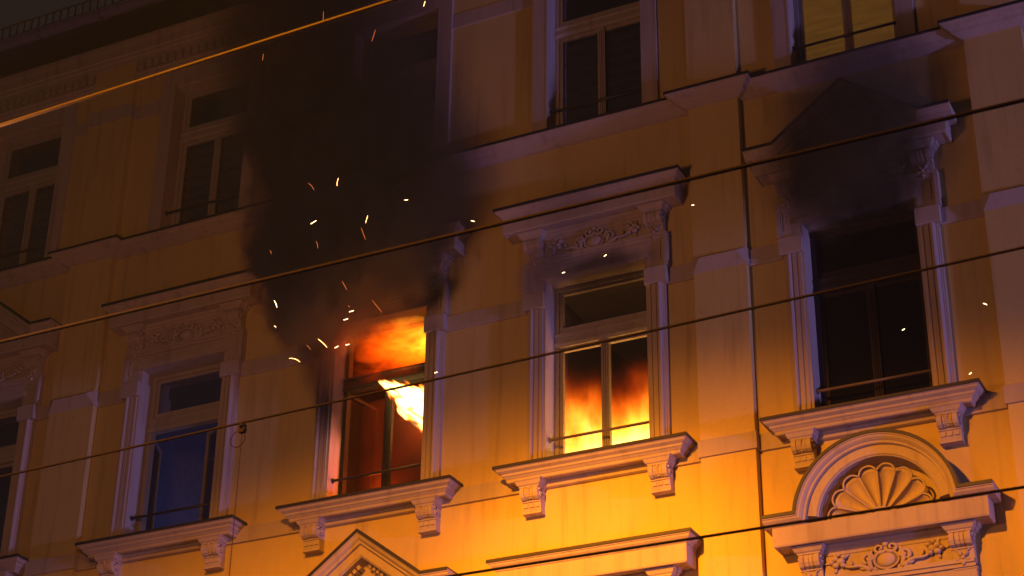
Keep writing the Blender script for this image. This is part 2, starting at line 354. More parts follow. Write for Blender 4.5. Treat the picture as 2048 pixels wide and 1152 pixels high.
# ------------------------------------------------------------------ ornament builders
def bracket_mesh():          # carved bracket under a sill, top at z=0
    w = .105; mb = MB()
    pr = [(-.01, 0), (.175, 0), (.188, -.03), (.186, -.065), (.170, -.098), (.140, -.118), (.118, -.124), (.112, -.135), (.106, -.20), (.092, -.245), (.092, -.262), (-.01, -.262)]
    mb.prism_x(pr, -w, w)
    for x in (-.078, .078): mb.prism_x([(-.0, -.004), (.190, -.004), (.204, -.032), (.201, -.070), (.182, -.107), (.148, -.129), (.10, -.132)], x - .024, x + .024)
    for x in (-.036, .036): mb.prism_x([(-.0, -.004), (.184, -.004), (.196, -.032), (.193, -.068), (.175, -.103), (.142, -.124), (.10, -.128)], x - .008, x + .008)
    for k in range(6):
        a = k / 5; d = .190 - .045 * a ** 2.2; mb.ball((0, -d - .003, -.014 - .096 * a), (.015, .014, .013), 6, 4)
    for s in (-1, 1):        # volute on each side
        pts = [(s * (w + .004), -(.115 + (.062 * (1 - t / 26)) * math.cos(.5 + t * .42)), -.062 + (.055 * (1 - t / 26)) * math.sin(.5 + t * .42)) for t in range(24)]
        mb.tube(pts, [.013 - .0003 * t for t in range(24)], 5)
        mb.ball((s * (w + .004), -.115, -.062), (.016, .018, .018), 6, 4)
    for x in (-.066, 0, .066): mb.box(x - .024, x + .024, -.118, -.09, -.205, -.158)
    mb.box(-w - .006, w + .006, -.112, .0, -.272, -.252)
    mb.box(-w - .003, w + .003, -.124, .0, -.147, -.135)
    return mb
def flower(mb, c, r, n=6, depth=.03, ph=.3):
    mb.ball((c[0], c[1] - depth * .8, c[2]), (r * .30, depth * .8, r * .30), 7, 4)
    for k in range(n):
        a = ph + 2 * math.pi * k / n
        mb.ball((c[0] + math.cos(a) * r * .62, c[1] - depth * .25, c[2] + math.sin(a) * r * .62), (r * .40, depth, r * .27), 7, 4, rot=a)
def console_mesh():          # console under a hood, top at z=0, height .34
    w = .105; mb = MB()
    mb.prism_x([(-.01, 0), (.155, 0), (.168, -.03), (.165, -.075), (.145, -.11), (.105, -.128), (.10, -.14), (.085, -.22), (.065, -.33), (-.01, -.33)], -w, w)
    for x in (-.080, .080): mb.prism_x([(0, -.004), (.170, -.004), (.184, -.034), (.180, -.080), (.156, -.12), (.105, -.138)], x - .022, x + .022)
    for x in (-.020, .020): mb.prism_x([(0, -.004), (.164, -.004), (.177, -.034), (.173, -.078), (.150, -.116), (.10, -.134)], x - .013, x + .013)
    for s in (-1, 1):
        pts = [(s * (w + .004), -(.10 + (.060 * (1 - t / 24)) * math.cos(.4 + t * .42)), -.065 + (.058 * (1 - t / 24)) * math.sin(.4 + t * .42)) for t in range(22)]
        mb.tube(pts, [.013 - .0003 * t for t in range(22)], 5); mb.ball((s * (w + .004), -.10, -.065), (.016, .018, .018), 6, 4)
    mb.box(-w - .003, w + .003, -.112, 0, -.150, -.138)
    flower(mb, (0, -.085, -.235), .082, 5, .030, .9)
    for x in (-.07, .07): mb.tube([(x, -.10, -.155), (x * .55, -.105, -.17), (x * .35, -.105, -.20)], [.012, .010, .004], 5)
    mb.box(-w - .008, w + .008, -.078, 0, -.34, -.318)
    return mb
def cap_mesh(w=.17, d=.20, h=.075):   # little cornice on top of a bracket or console, bottom at z=0
    return MB().rings([(d + .004, h), (d, h - .012), (d - .012, h - .022), (d - .03, .026), (d - .045, .016), (d - .047, 0)], -w, w, back=0)
def cartouche_mesh():        # relief with an oval boss, scrolls, acanthus and fruit; centre at origin, about .95 wide
    mb = MB()
    mb.ball((0, -.012, 0), (.088, .038, .080), 16, 7)
    mb.tube([(.108 * math.cos(a), -.024, .098 * math.sin(a)) for a in [2 * math.pi * k / 24 for k in range(25)]], .013, 6)
    for k in range(26):
        a = 2 * math.pi * k / 26; mb.ball((.092 * math.cos(a), -.03, .084 * math.sin(a)), .008, 5, 3)
    def spiral(c, r0, a0, turns, s, rad, d=.02, n=20):
        pts = []; rr = []
        for t in range(n + 1):
            u = t / n; r = r0 * (1 - .82 * u); a = a0 + s * turns * 2 * math.pi * u
            pts.append((c[0] + r * math.cos(a), -d - .018 * u, c[1] + r * math.sin(a))); rr.append(rad * (1 - .45 * u))
        mb.tube(pts, rr, 6)
    for s in (-1, 1):
        spiral((s * .055, .125), .058, math.pi / 2 + s * 1.4, 1.3, s, .019)
        spiral((s * .150, .035), .062, -math.pi / 2 + s * .4, 1.25, s, .021)
        spiral((s * .125, -.095), .050, math.pi / 2, 1.1, -s, .019)
        # C-scroll hugging the boss
        mb.tube([(s * (.118 + .03 * math.sin(u * 3.1)), -.022, -.115 + .235 * u) for u in [k / 10 for k in range(11)]], [.012 + .014 * math.sin(math.pi * k / 10) for k in range(11)], 6)
        # stem running outwards, with leaves
        stem = [(s * (.14 + .27 * u), -.022 - .012 * math.sin(u * 3), -.10 + .15 * u ** 1.25 + .03 * math.sin(u * 6)) for u in [k / 12 for k in range(13)]]
        mb.tube(stem, [.026 - .014 * k / 12 for k in range(13)], 6)
        stem2 = [(s * (.15 + .25 * u), -.016, -.125 + .02 * math.sin(u * 7) - .012 * u) for u in [k / 10 for k in range(11)]]
        mb.tube(stem2, [.022 - .016 * k / 10 for k in range(11)], 6)
        for u, l, a in ((.25, .075, 1.15), (.45, .07, .2), (.6, .075, 1.3), (.75, .06, -.35), (.15, .07, .5), (.9, .05, 1.6)):
            x, z = s * (.14 + .27 * u), -.10 + .15 * u ** 1.25
            mb.ball((x + s * math.cos(a) * l * .5, -.022, z + math.sin(a) * l * .5), (l * .52, .016, l * .19), 7, 4, rot=a if s > 0 else math.pi - a)
        # fruit and blossom at the end
        for dx, dz, r in ((0, 0, .040), (.045, .03, .033), (.042, -.038, .036), (-.03, .045, .030), (-.02, -.047, .028), (.08, -.005, .026), (.015, .07, .024)):
            mb.ball((s * (.40 + dx), -.026, .045 + dz), (r, .034, r), 7, 5)
        for k in range(5):
            a = k * 1.25; mb.ball((s * (.425 + .085 * math.cos(a)), -.012, .045 + .085 * math.sin(a)), (.042, .012, .017), 6, 4, rot=a if s > 0 else math.pi - a)
    mb.ball((0, -.03, .165), (.030, .026, .036), 7, 5); mb.ball((0, -.03, -.128), (.026, .024, .030), 7, 5)
    for s in (-1, 1): mb.ball((s * .032, -.022, .190), (.034, .016, .014), 6, 4, rot=s * .7)
    return mb
CROWN = [(.0, .0), (.345, .0), (.345, .028), (.332, .034), (.326, .050), (.305, .068), (.288, .078), (.284, .098), (.272, .104), (0, .104)]
def flash_poly(): return [(.0, -.016), (.356, -.016), (.358, .018), (.347, .018), (.347, -.002), (0, -.002)]
BODY_TOP = -.104
def hood_body(hw):           # corona with soffit and bed mould below the crown, top of hood at z=0
    return MB().rings([(.27, -.103), (.27, -.285), (.262, -.300), (.245, -.302), (.238, -.292), (.13, -.292), (.122, -.318), (.10, -.33), (.092, -.352), (.07, -.362), (.062, -.39), (.02, -.392)], -hw + .075, hw - .075)
def path_arc(hw, r, zc, n=28):
    a0 = math.asin(max(-1, min(1, -zc / r))) if False else None
    pts = [(-hw, 0.0)]; th0 = math.asin(-zc / r)
    for k in range(n + 1):
        a = (math.pi - th0) + (th0 - (math.pi - th0)) * k / n; pts.append((r * math.cos(a), zc + r * math.sin(a)))
    return pts + [(hw, 0.0)]
def make_hood(kind, cx, zt, label=None, brackets=True, hang=None):
    hw = 1.13
    h = part('window_hood', hood_body(hw), 'trim', B, (cx, 0, zt), label=label)
    if kind == 'flat':
        part('crown', MB().rings([(d, -k) for d, k in CROWN[1:-1]] + [(.268, -.104)], -hw, hw), 'trim', h, (cx, 0, zt))
        part('flashing', MB().rings([(.356, .016), (.359, -.018), (.346, -.018)], -hw - .012, hw + .012), 'flash', h, (cx, 0, zt))
    else:
        if kind == 'gable': path = [(-hw, 0), (-.80, 0), (0, .60), (.80, 0), (hw, 0)]
        else: path = path_arc(hw, .81, -.105)
        part('crown', MB().sweep(path, CROWN), 'trim', h, (cx, 0, zt))
        part('flashing', MB().sweep(path, flash_poly()), 'flash', h, (cx, 0, zt))
        inner = path[1:-1]
        band = MB().sweep(inner, [(.02, .100), (.245, .100), (.245, .196), (.232, .204), (.226, .214), (.02, .214)], True)
        part('raking_band', band, 'trim', h, (cx, 0, zt))
        base = MB().box(-hw + .085, hw - .085, -.262, 0, -.1035, -.1005)
        part('ledge', base, 'trim', h, (cx, 0, zt))
        if kind == 'gable':
            part('tympanum', MB().prism_x([(0, 0), (0, 0.001), (0.05, 0.001), (0.05, 0)], -.1, .1).add([(-.72, -.05, -.10), (.72, -.05, -.10), (0, -.05, .44)], [(0, 1, 2)]), 'orn', h, (cx, 0, zt))
            dm = cached('pediment_dentil', lambda: MB().box(-.022, .022, -.155, -.03, -.035, .035), 'trim')
            sl = math.atan2(.60, .80); L = math.hypot(.6, .8)
            for s in (-1, 1):
                for k in range(11):
                    t = .10 + .064 * k
                    px = s * (t * .8); pz = .60 - t * .6 - .285
                    if pz < -.06: continue
                    o = put('dentil', dm, h, (cx + px, 0, zt + pz)); o.rotation_euler = (0, s * sl, 0)
            for s in (-1, 1): mb = part('raking_fillet', MB().sweep([(-.62 if s < 0 else 0, -.02 if s < 0 else .445), (0 if s < 0 else .62, .445 if s < 0 else -.02)], [(.03, 0), (.19, 0), (.19, .02), (.165, .034), (.03, .034)]), 'trim', h, (cx, 0, zt))
        else:
            n = 24; pts = [(.60 * math.cos(math.pi * k / n), -.006, -.105 + .60 * math.sin(math.pi * k / n)) for k in range(n + 1)]
            part('tympanum', MB().add(pts, [tuple(range(n + 1))]), 'orn', h, (cx, 0, zt))
            make_shell(h, cx, zt)
    if brackets:
        for s in (-1, 1):
            put('console_cap', cached('console_cap', lambda: cap_mesh(.165, .215, .078), 'trim'), h, (cx + s * .735, 0, zt - .377))
            put('console', cached('console', console_mesh, 'orn'), h, (cx + s * .735, 0, zt - .3775))
    return h
def make_shell(h, cx, zt):   # scallop shell filling the arch: lobes hollowed between raised ribs
    nl = 8; c = (0, -.085); R = .515; edges = [math.pi * (-.03 + 1.06 * k / nl) for k in range(nl + 1)]
    for k in range(nl):
        a0, a1 = edges[k], edges[k + 1]
        def fn(u, v, a0=a0, a1=a1):
            uu = 2 * u - 1; a = a0 + (a1 - a0) * u; r = .085 + (R * (1 - .13 * abs(uu) ** 2.6) - .085) * v
            hollow = (1 - uu * uu) * (math.sin(math.pi * min(1, v * .96)) ** .7) * .095 * (0.30 + .70 * v)
            rim = .018 * max(0, 1 - abs(v - .96) / .06)
            d = .105 + .055 * v - hollow + rim
            if v >= .999: d = .015
            return (c[0] + r * math.cos(a), -d, c[1] + r * math.sin(a))
        part('shell_lobe', MB().grid(fn, 14, 20), 'orn', h, (cx, 0, zt))
    rim = MB()
    for k in range(nl):
        a0, a1 = edges[k], edges[k + 1]; pts = []
        for i in range(13):
            u = i / 12; uu = 2 * u - 1; a = a0 + (a1 - a0) * u; r = R * (1 - .13 * abs(uu) ** 2.6); pts.append((c[0] + r * math.cos(a), -.170, c[1] + r * math.sin(a)))
        rim.tube(pts, .011, 6)
    for k in range(nl + 1):
        a = edges[k]; rim.tube([(c[0] + (.06 + (R * .87 - .06) * t) * math.cos(a), -.110 - .052 * t, c[1] + (.06 + (R * .87 - .06) * t) * math.sin(a)) for t in (0, .25, .5, .75, 1)], [.007, .008, .009, .010, .011], 6)
    part('shell_ribs', rim, 'orn', h, (cx, 0, zt))
    hb = MB()
    for s in (-1, 1):
        hb.tube([(s * (.02 + .055 * (1 - t / 16) * math.cos(t * .5)), -.15, c[1] + .03 + .05 * (1 - t / 16) * math.sin(t * .5)) for t in range(14)], [.020 - .0008 * t for t in range(14)], 6)
    hb.ball((0, -.14, c[1] + .02), (.06, .05, .045), 9, 6)
    part('shell_hinge', hb, 'orn', h, (cx, 0, zt))
def make_sill(cx):
    hw = 1.10; z = 9.462
    s = part('window_sill', MB().rings([(.30, 0), (.30, -.022), (.286, -.030), (.278, -.048), (.258, -.060), (.240, -.070), (.236, -.092), (.222, -.100), (.205, -.118), (.196, -.124), (.196, -.150), (.186, -.160), (.165, -.162), (.160, -.150), (.085, -.150), (.080, -.172), (.060, -.186), (.052, -.212), (.03, -.219)], -hw, hw), 'trim', B, (cx, 0, z))
    part('flashing', MB().rings([(.20, .030), (.312, .012), (.315, -.020), (.302, -.020)], -hw - .013, hw + .013), 'flash', s, (cx, 0, z))
    for k in (-1, 1):
        put('bracket_cap', cached('bracket_cap', lambda: cap_mesh(.165, .232, .085), 'trim'), s, (cx + k * .735, 0, z - .238))
        put('bracket', cached('bracket', bracket_mesh, 'orn'), s, (cx + k * .735, 0, z - .2385))
    return s
def jamb_poly(s):
    p = [(.607, -.01), (.607, .062), (.632, .062), (.636, .080), (.664, .080), (.668, .066), (.684, .066), (.688, .082), (.726, .082), (.730, .068), (.742, .068)]
    p += [(.768 - .024 * math.cos(a), .080 + .028 * math.sin(a)) for a in [math.pi * k / 6 for k in range(7)]]
    p += [(.798, .068), (.810, .068), (.813, .056), (.830, .056), (.830, -.01)]
    return [(s * x, d) for x, d in p]
def make_surround(cx):
    g = part('window_surround', MB().box(-.836, .836, -.112, .01, 11.962, 12.003).box(-.84, .84, -.094, .01, 11.925, 11.963).box(-.63, .63, -.070, .01, 11.80, 11.926).box(-.66, .66, -.086, .01, 11.742, 11.802).box(-.70, .70, -.078, .01, 11.88, 11.905), 'trim', B, (cx, 0, 0))
    for s in (-1, 1):
        part('jamb', MB().prism_z(jamb_poly(s), F0 - .02, 11.384), 'trim', g, (cx, 0, 0))
        a, b = sorted((s * .585 if s > 0 else s * .585, s * .862))
        a, b = sorted((s * .608, s * .862))
        part('impost_block', MB().rings([(.118, 11.582), (.122, 11.574), (.122, 11.392), (.116, 11.384)], a - .0, b + .0, ret=.0), 'trim', g, (cx, 0, 0))
        # ear of the architrave
        ear = MB()
        xo, xi = .872, .63
        a, b = sorted((s * xo, s * xi)); ear.box(a, b, -.070, .01, 11.583, 11.962)
        a, b = sorted((s * (xo + .006), s * (xo - .036))); ear.box(a, b, -.104, .01, 11.588, 12.0)
        a, b = sorted((s * (xo - .036), s * (xo - .054))); ear.box(a, b, -.088, .01, 11.586, 11.955)
        a, b = sorted((s * (xo - .08), s * (xo - .10))); ear.box(a, b, -.082, .01, 11.68, 11.90)
        a, b = sorted((s * (xo - .054), s * (xo - .14))); ear.box(a, b, -.084, .01, 11.586, 11.625)
        part('architrave_ear', ear, 'trim', g, (cx, 0, 0))
    part('frieze_panel', MB().box(-.62, .62, -.052, .01, 12.005, 12.24), 'trim', g, (cx, 0, 0))
    return g
def reveal(parent, cx, z0, z1, d, yb, mat='trim'):
    mb = MB()
    for s in (-1, 1):
        a, b = sorted((s * HW, s * (HW + .02))); mb.box(a, b, -d, yb, z0, z1)
    mb.box(-HW, HW, -d, yb, z1, z1 + .02)
    return part('reveal', mb, mat, parent, (cx, 0, 0))
def room(cx, z0, z1, mat, depth=3.6, w=1.33):
    y0 = .30; mb = MB()
    a, b, c, d = cx - w, cx + w, y0, y0 + depth
    mb.add([(a, c, z0), (b, c, z0), (b, d, z0), (a, d, z0), (a, c, z1), (b, c, z1), (b, d, z1), (a, d, z1)], [(0, 1, 2, 3), (4, 5, 6, 7), (1, 2, 6, 5), (2, 3, 7, 6), (3, 0, 4, 7)])
    # inner face of the outer wall round the opening
    return part('room', mb, mat, B)
def casement(w, h, t=.045, mat='wood'):      # hinge at x=0, opening edge at x=w
    e = .042
    return MB().box(0, e, 0, t, 0, h).box(w - e, w, 0, t, 0, h).box(e, w - e, .002, t - .002, 0, e + .015).box(e, w - e, .002, t - .002, h - e, h)
def make_window(cx, z0, z1, zt0, zt1, opened=(False, False), wood='wood', pane='glass', up=True, rail='iron', slats=None, rail_z=None, yf=.20, label=None, lower=True):
    fw = .05
    f = MB().box(-HW, -HW + fw, yf - .02, yf + .07, z0, z1).box(HW - fw, HW, yf - .02, yf + .07, z0, z1).box(-HW + fw, HW - fw, yf - .018, yf + .07, z1 - fw, z1).box(-HW + fw, HW - fw, yf - .018, yf + .07, z0, z0 + .06)
    w = part('window', f, wood, B, (cx, 0, 0), label=label)
    tr = MB().prism_x([(-yf - .06, zt0), (-yf + .035, zt0), (-yf + .05, zt0 + .03), (-yf + .05, zt0 + .055), (-yf + .03, zt0 + .07), (-yf + .03, zt1 - .055), (-yf + .045, zt1 - .04), (-yf + .045, zt1 - .015), (-yf + .025, zt1), (-yf - .06, zt1)], -HW + .001, HW - .001)
    part('transom', tr, wood, w, (cx, 0, 0))
    zb = z0 + .065; x0 = HW - fw
    if up:
        ih = z1 - fw - zt1
        part('top_light', MB().box(-x0, -x0 + .04, yf + .004, yf + .05, zt1, z1 - fw).box(x0 - .04, x0, yf + .004, yf + .05, zt1, z1 - fw).box(-x0 + .04, x0 - .04, yf + .006, yf + .05, zt1, zt1 + .075).box(-x0 + .04, x0 - .04, yf + .006, yf + .05, z1 - fw - .035, z1 - fw), wood, w, (cx, 0, 0))
        part('pane', MB().box(-x0 + .04, x0 - .04, yf + .024, yf + .028, zt1 + .075, z1 - fw - .035), pane, w, (cx, 0, 0))
    if lower:
        h = zt0 - zb; cw = x0 - .002
        for s, op in zip((-1, 1), opened):
            me = casement(cw, h) if s < 0 else None
            mbm = casement(cw, h)
            if s > 0: mbm.v = [(-x, y, z) for x, y, z in mbm.v]
            hx = cx + s * x0
            rot = 0.0
            if op: rot = (op if s < 0 else -op)
            part('casement', mbm, wood, w, (hx, yf + .006, zb), rotz=rot)
            e = .042; p = MB().box(e, cw - e, .02, .024, e + .015, h - e)
            if s > 0: p.v = [(-x, y, z) for x, y, z in p.v]
            part('pane', p, pane, w, (hx, yf + .006, zb), rotz=rot)
        if not all(opened):
            part('mullion', MB().box(-.047, .047, yf - .012, yf + .004, zb, zt0 - .001).box(-.030, -.016, yf - .024, yf - .009, zb + .03, zt0 - .03).box(-.007, .007, yf - .028, yf - .009, zb + .03, zt0 - .03).box(.016, .030, yf - .024, yf - .009, zb + .03, zt0 - .03).box(-.05, .05, yf - .03, yf - .009, zt0 - .055, zt0 - .001), wood, w, (cx, 0, 0))
    if rail:
        rz = rail_z; y = .045
        part('railing', MB().tube([(-HW - .01, y, rz), (-HW + .012, y, rz)], .032, 10).tube([(-HW + .01, y, rz), (HW + .01, y, rz)], .0165, 8), rail, w, (cx, 0, 0))
    if slats:
        zz = zt0 - .02; sm = cached('slat_' + slats, lambda: MB().prism_x([(-.012, 0), (.012, .008), (.026, .060), (.022, .110), (.002, .142), (-.006, .142), (.010, .105), (.012, .060), (-.002, .016), (-.018, .006)], -x0 + .02, x0 - .02), slats)
        while zz > z0: put('slat', sm, w, (cx, yf + .12, zz - .15)); zz -= .158
    return w

# ------------------------------------------------------------------ burning floor
FT0, FT1 = 10.985, 11.165
for i, cx in enumerate(CX):
    g = make_surround(cx)
    reveal(g, cx, F0 - .02, F1, .061, .27, 'trim')
    make_sill(cx)
    make_hood('gable' if i in (0, 4) else 'flat', cx, 12.625)
    ct = put('cartouche', cached('cartouche', cartouche_mesh, 'orn'), g, (cx, -.052, 12.10)); ct.scale = (1.12, 1, .92)
make_window(CX[0], F0, F1, FT0, FT1, rail='iron', rail_z=9.83)
room(CX[0], 9.1, 12.6, 'white')
lamp('blue_room_fill', 'POINT', (CX[0] + .3, 2.0, 9.9), 8.0, (.32, .36, 1.0), .3)  # added blue fill inside the room, no lamp known there
make_window(CX[1], F0, F1, FT0, FT1, opened=(math.radians(114), math.radians(28)), rail_z=9.825, label='window with both lower casements swung open into a dark blue room')
room(CX[1], 9.1, 12.6, 'white')
lamp('blue_room_fill', 'POINT', (CX[1] + .7, 2.2, 9.9), 24.0, (.27, .30, 1.0), .3)  # stronger added blue fill for the room with open casements
make_window(CX[2], F0, F1, FT0, FT1, opened=(math.radians(80), False), up=False, wood='char', rail_z=9.825, pane='glass_fire', label='burning window with flames rolling out under its head')
room(CX[2], 9.1, 12.6, 'char')
make_window(CX[3], F0, F1, FT0, FT1, rail_z=9.825, pane='glass_fire', rail='rust', label='window glowing yellow with fire behind its glass')
room(CX[3], 9.1, 12.6, 'char')
make_window(CX[4], F0, F1, FT0, FT1, wood='char', rail_z=9.815, rail='rust', pane='glass_fire', label='burnt-out black window under a sooty pediment')
room(CX[4], 9.1, 12.6, 'black')

# ------------------------------------------------------------------ floor above
UT0, UT1 = 15.185, 15.36
for i, cx in enumerate(CX):
    fl = MB()
    for s in (-1, 1):
        a, b = sorted((s * .607, s * .80)); fl.box(a, b, -.05, .01, 13.672, 16.0)
        a, b = sorted((s * .607, s * .625)); fl.box(a, b, -.054, .01, 13.674, 15.998)
    fl.box(-.80, .80, -.0502, .01, 16.0, 16.244)
    g = part('plain_surround', fl, 'trim', B, (cx, 0, 0))
    reveal(g, cx, U0, U1 + .015, .049, .27, 'trim')
    w = make_window(cx, U0 + .02, U1 + .015, UT0, UT1, rail_z=14.045, slats=(None if i == 4 else ('slat' if i < 2 else 'slat_d')), label='window with a dim yellow lit curtain' if i == 4 else None)
    room(cx, 13.3, 16.7, 'dark')
    if i == 4: part('curtain', MB().grid(lambda u, v: (-.56 + 1.12 * u, .30 + .006 * math.sin(u * 40), 13.6 + 2.36 * v), 60, 2), 'litblind', w, (cx, 0, 0))

# ------------------------------------------------------------------ floor below: hoods and heads that show at the lower edge
for i, cx in enumerate(CX):
    if i < 1: continue
    make_hood({2: 'gable', 4: 'arch'}.get(i, 'flat'), cx, 8.40)
    g = part('window_head', MB().box(-.836, .836, -.112, .01, 7.737, 7.778).box(-.84, .84, -.094, .01, 7.70, 7.736).box(-.63, .63, -.070, .01, 7.46, 7.699).box(-.62, .62, -.052, .01, 7.78, 8.015).box(-.84, -.63, -.07, .01, 5.3, 7.699).box(.63, .84, -.07, .01, 5.3, 7.699), 'trim', B, (cx, 0, 0))
    ct = put('cartouche', cached('cartouche', cartouche_mesh, 'orn'), g, (cx, -.052, 7.89)); ct.scale = (1.12, 1, .92)
    make_window(cx, G0, G1, 6.8, 6.97, rail=None)
    room(cx, 4.9, 8.2, 'dark')

# ------------------------------------------------------------------ fire
def volume_mat(name):
    m = bpy.data.materials.new(name); nt, nd, lk = nodes(m); o = N(nt, 'ShaderNodeOutputMaterial'); geo = N(nt, 'ShaderNodeNewGeometry')
    sep = N(nt, 'ShaderNodeSeparateXYZ'); lk.new(geo.outputs['Position'], sep.inputs[0]); return m, nt, lk, o, geo, sep
def noise(nt, geo, scale, detail=3, stretch=(1, 1, 1), rough=.55, dist=0.0, off=(0, 0, 0)):
    mp = N(nt, 'ShaderNodeMapping'); mp.inputs['Scale'].default_value = stretch; mp.inputs['Location'].default_value = off; nt.links.new(geo.outputs['Position'], mp.inputs[0])
    n = N(nt, 'ShaderNodeTexNoise'); n.inputs['Scale'].default_value = scale; n.inputs['Detail'].default_value = detail; n.inputs['Roughness'].default_value = rough; n.inputs['Distortion'].default_value = dist
    nt.links.new(mp.outputs[0], n.inputs['Vector']); return n.outputs[0]
def fire_emission(nt, lk, o, t, stops, strength):
    """t in 0..1 = how hot the gas is here"""
    cr = N(nt, 'ShaderNodeValToRGB'); el = cr.color_ramp.elements
    while len(el) < len(stops): el.new(.5)
    for e, (p, c) in zip(el, stops): e.position = p; e.color = (*c, 1)
    lk.new(t, cr.inputs[0]); em = N(nt, 'ShaderNodeEmission'); lk.new(cr.outputs[0], em.inputs[0])
    lk.new(strength, em.inputs[1]); lk.new(em.outputs[0], o.inputs['Volume'])
def hull(rows, nseg=18, jit=0.0):
    """closed lumpy hull: rows = [(z, xc, yc, rx, ry)...]"""
    vs = []
    for z, xc, yc, rx, ry in rows:
        for k in range(nseg):
            a = 2 * math.pi * k / nseg; j = 1 + random.uniform(-jit, jit); ca, sa = math.cos(a), math.sin(a)
            q = (abs(ca) ** 3 + abs(sa) ** 3) ** (-1 / 3)
            vs.append((xc + rx * ca * q * j, yc + ry * sa * q * j, z))
    n = len(rows); fs = [(i * nseg + k, i * nseg + (k + 1) % nseg, (i + 1) * nseg + (k + 1) % nseg, (i + 1) * nseg + k) for i in range(n - 1) for k in range(nseg)]
    fs += [tuple(range(nseg))[::-1], tuple((n - 1) * nseg + k for k in range(nseg))]
    return MB().add(vs, fs, True)
ROLL = [(0.0, (0, 0, 0)), (0.10, (.22, .010, .0)), (0.30, (.75, .045, .0)), (0.55, (1, .12, .002)), (0.80, (1, .32, .012)), (1.0, (1, .58, .09))]
FIRE = [(0.0, (0, 0, 0)), (0.12, (.10, .006, .0)), (0.32, (.55, .045, .0)), (0.52, (1, .16, .004)), (0.75, (1, .42, .03)), (1.0, (1, .72, .22))]
# fire standing in the room behind the third window
m, nt, lk, o, geo, sep = volume_mat('room_fire')
n1 = noise(nt, geo, 2.3, 5, (1.2, .7, .5), dist=.9, rough=.6); n2 = noise(nt, geo, 6, 4, (1.4, .6, .4), dist=.5)
zz = mth(nt, 'ADD', mth(nt, 'MULTIPLY_ADD', sep.outputs[1], -.55, sep.outputs[2]), mth(nt, 'ADD', mth(nt, 'MULTIPLY', mth(nt, 'SUBTRACT', n1, .5), -1.5), mth(nt, 'MULTIPLY', mth(nt, 'SUBTRACT', n2, .5), -.6)))
t = smooth(nt, zz, 9.12, 10.82, 1.0, 0.0)
fire_emission(nt, lk, o, t, FIRE, mth(nt, 'MULTIPLY', mth(nt, 'POWER', t, 2.1), 8.0))
f3 = part('flame', hull([(9.3, CX[3], .70, .3, .2), (9.42, CX[3], .72, 1.0, .38), (10.2, CX[3], .80, 1.02, .44), (10.8, CX[3], .88, .98, .46), (11.2, CX[3], .95, .85, .40), (11.35, CX[3], 1.0, .4, .2)], 18, .03), m, None)
thing(f3, 'yellow fire filling the room behind the closed window with glass', 'flame')
lamp('fire_light', 'POINT', (CX[3] - .1, .62, 9.95), 20, (1.0, .22, .015), .25)
# flame rolling along the head of the second window
m, nt, lk, o, geo, sep = volume_mat('rolling_fire')
n1 = noise(nt, geo, 3.0, 5, (.8, .8, 1.7), dist=1.4, rough=.62)
ex = smooth(nt, sep.outputs[0], -11.25, -9.95, 0.0, 1.0); ez = smooth(nt, mth(nt, 'MULTIPLY_ADD', sep.outputs[1], -.5, sep.outputs[2]), 10.75, 11.40, 0.0, 1.0)
t = mth(nt, 'MULTIPLY', mth(nt, 'MULTIPLY_ADD', ex, .85, .02), mth(nt, 'MULTIPLY_ADD', ez, .80, .15))
t = mth(nt, 'ADD', mth(nt, 'MULTIPLY', t, .82), mth(nt, 'MULTIPLY', mth(nt, 'SUBTRACT', n1, .54), 1.3), clamp=True)
fire_emission(nt, lk, o, t, ROLL, mth(nt, 'MULTIPLY', mth(nt, 'POWER', t, 1.4), 9.0))
f2 = part('flame', hull([(10.95, CX[2] + .1, .55, .3, .2), (11.04, CX[2], .52, .58, .42), (11.25, CX[2], .50, .60, .46), (11.45, CX[2], .48, .60, .47), (11.66, CX[2], .48, .60, .47), (11.736, CX[2], .48, .60, .47)], 20, .01), m, None)
thing(f2, 'orange flame rolling under the head of the smoking window', 'flame')
# bright tongue licking out by the right jamb
m, nt, lk, o, geo, sep = volume_mat('bright_tongue')
u = mth(nt, 'SUBTRACT', sep.outputs[0], -9.70); v = mth(nt, 'SUBTRACT', sep.outputs[2], 10.50)
p = mth(nt, 'ADD', mth(nt, 'MULTIPLY', u, -.80), mth(nt, 'MULTIPLY', v, .60))          # metres along the tongue, towards the upper left
q = mth(nt, 'ADD', mth(nt, 'MULTIPLY', u, .60), mth(nt, 'MULTIPLY', v, .80))           # across it
cmb = N(nt, 'ShaderNodeCombineXYZ'); lk.new(mth(nt, 'MULTIPLY', p, 1.6), cmb.inputs[0]); lk.new(mth(nt, 'MULTIPLY', q, 5.0), cmb.inputs[1]); lk.new(sep.outputs[1], cmb.inputs[2])
nn = N(nt, 'ShaderNodeTexNoise'); nn.inputs['Scale'].default_value = 2.2; nn.inputs['Detail'].default_value = 5; nn.inputs['Distortion'].default_value = 1.0; lk.new(cmb.outputs[0], nn.inputs['Vector'])
wd = mth(nt, 'MULTIPLY', mth(nt, 'POWER', smooth(nt, p, 0.1, .92, 1.0, 0.02), .8), .26)
r = mth(nt, 'DIVIDE', mth(nt, 'ABSOLUTE', q), wd)
yf_ = mth(nt, 'DIVIDE', mth(nt, 'ABSOLUTE', mth(nt, 'SUBTRACT', sep.outputs[1], .09)), .09)
r = mth(nt, 'SQRT', mth(nt, 'ADD', mth(nt, 'MULTIPLY', r, r), mth(nt, 'MULTIPLY', mth(nt, 'MULTIPLY', yf_, yf_), .5)))
r = mth(nt, 'ADD', r, mth(nt, 'MULTIPLY', mth(nt, 'SUBTRACT', nn.outputs[0], .5), 2.6))
t = smooth(nt, r, .45, 1.0, 1.0, 0.0)
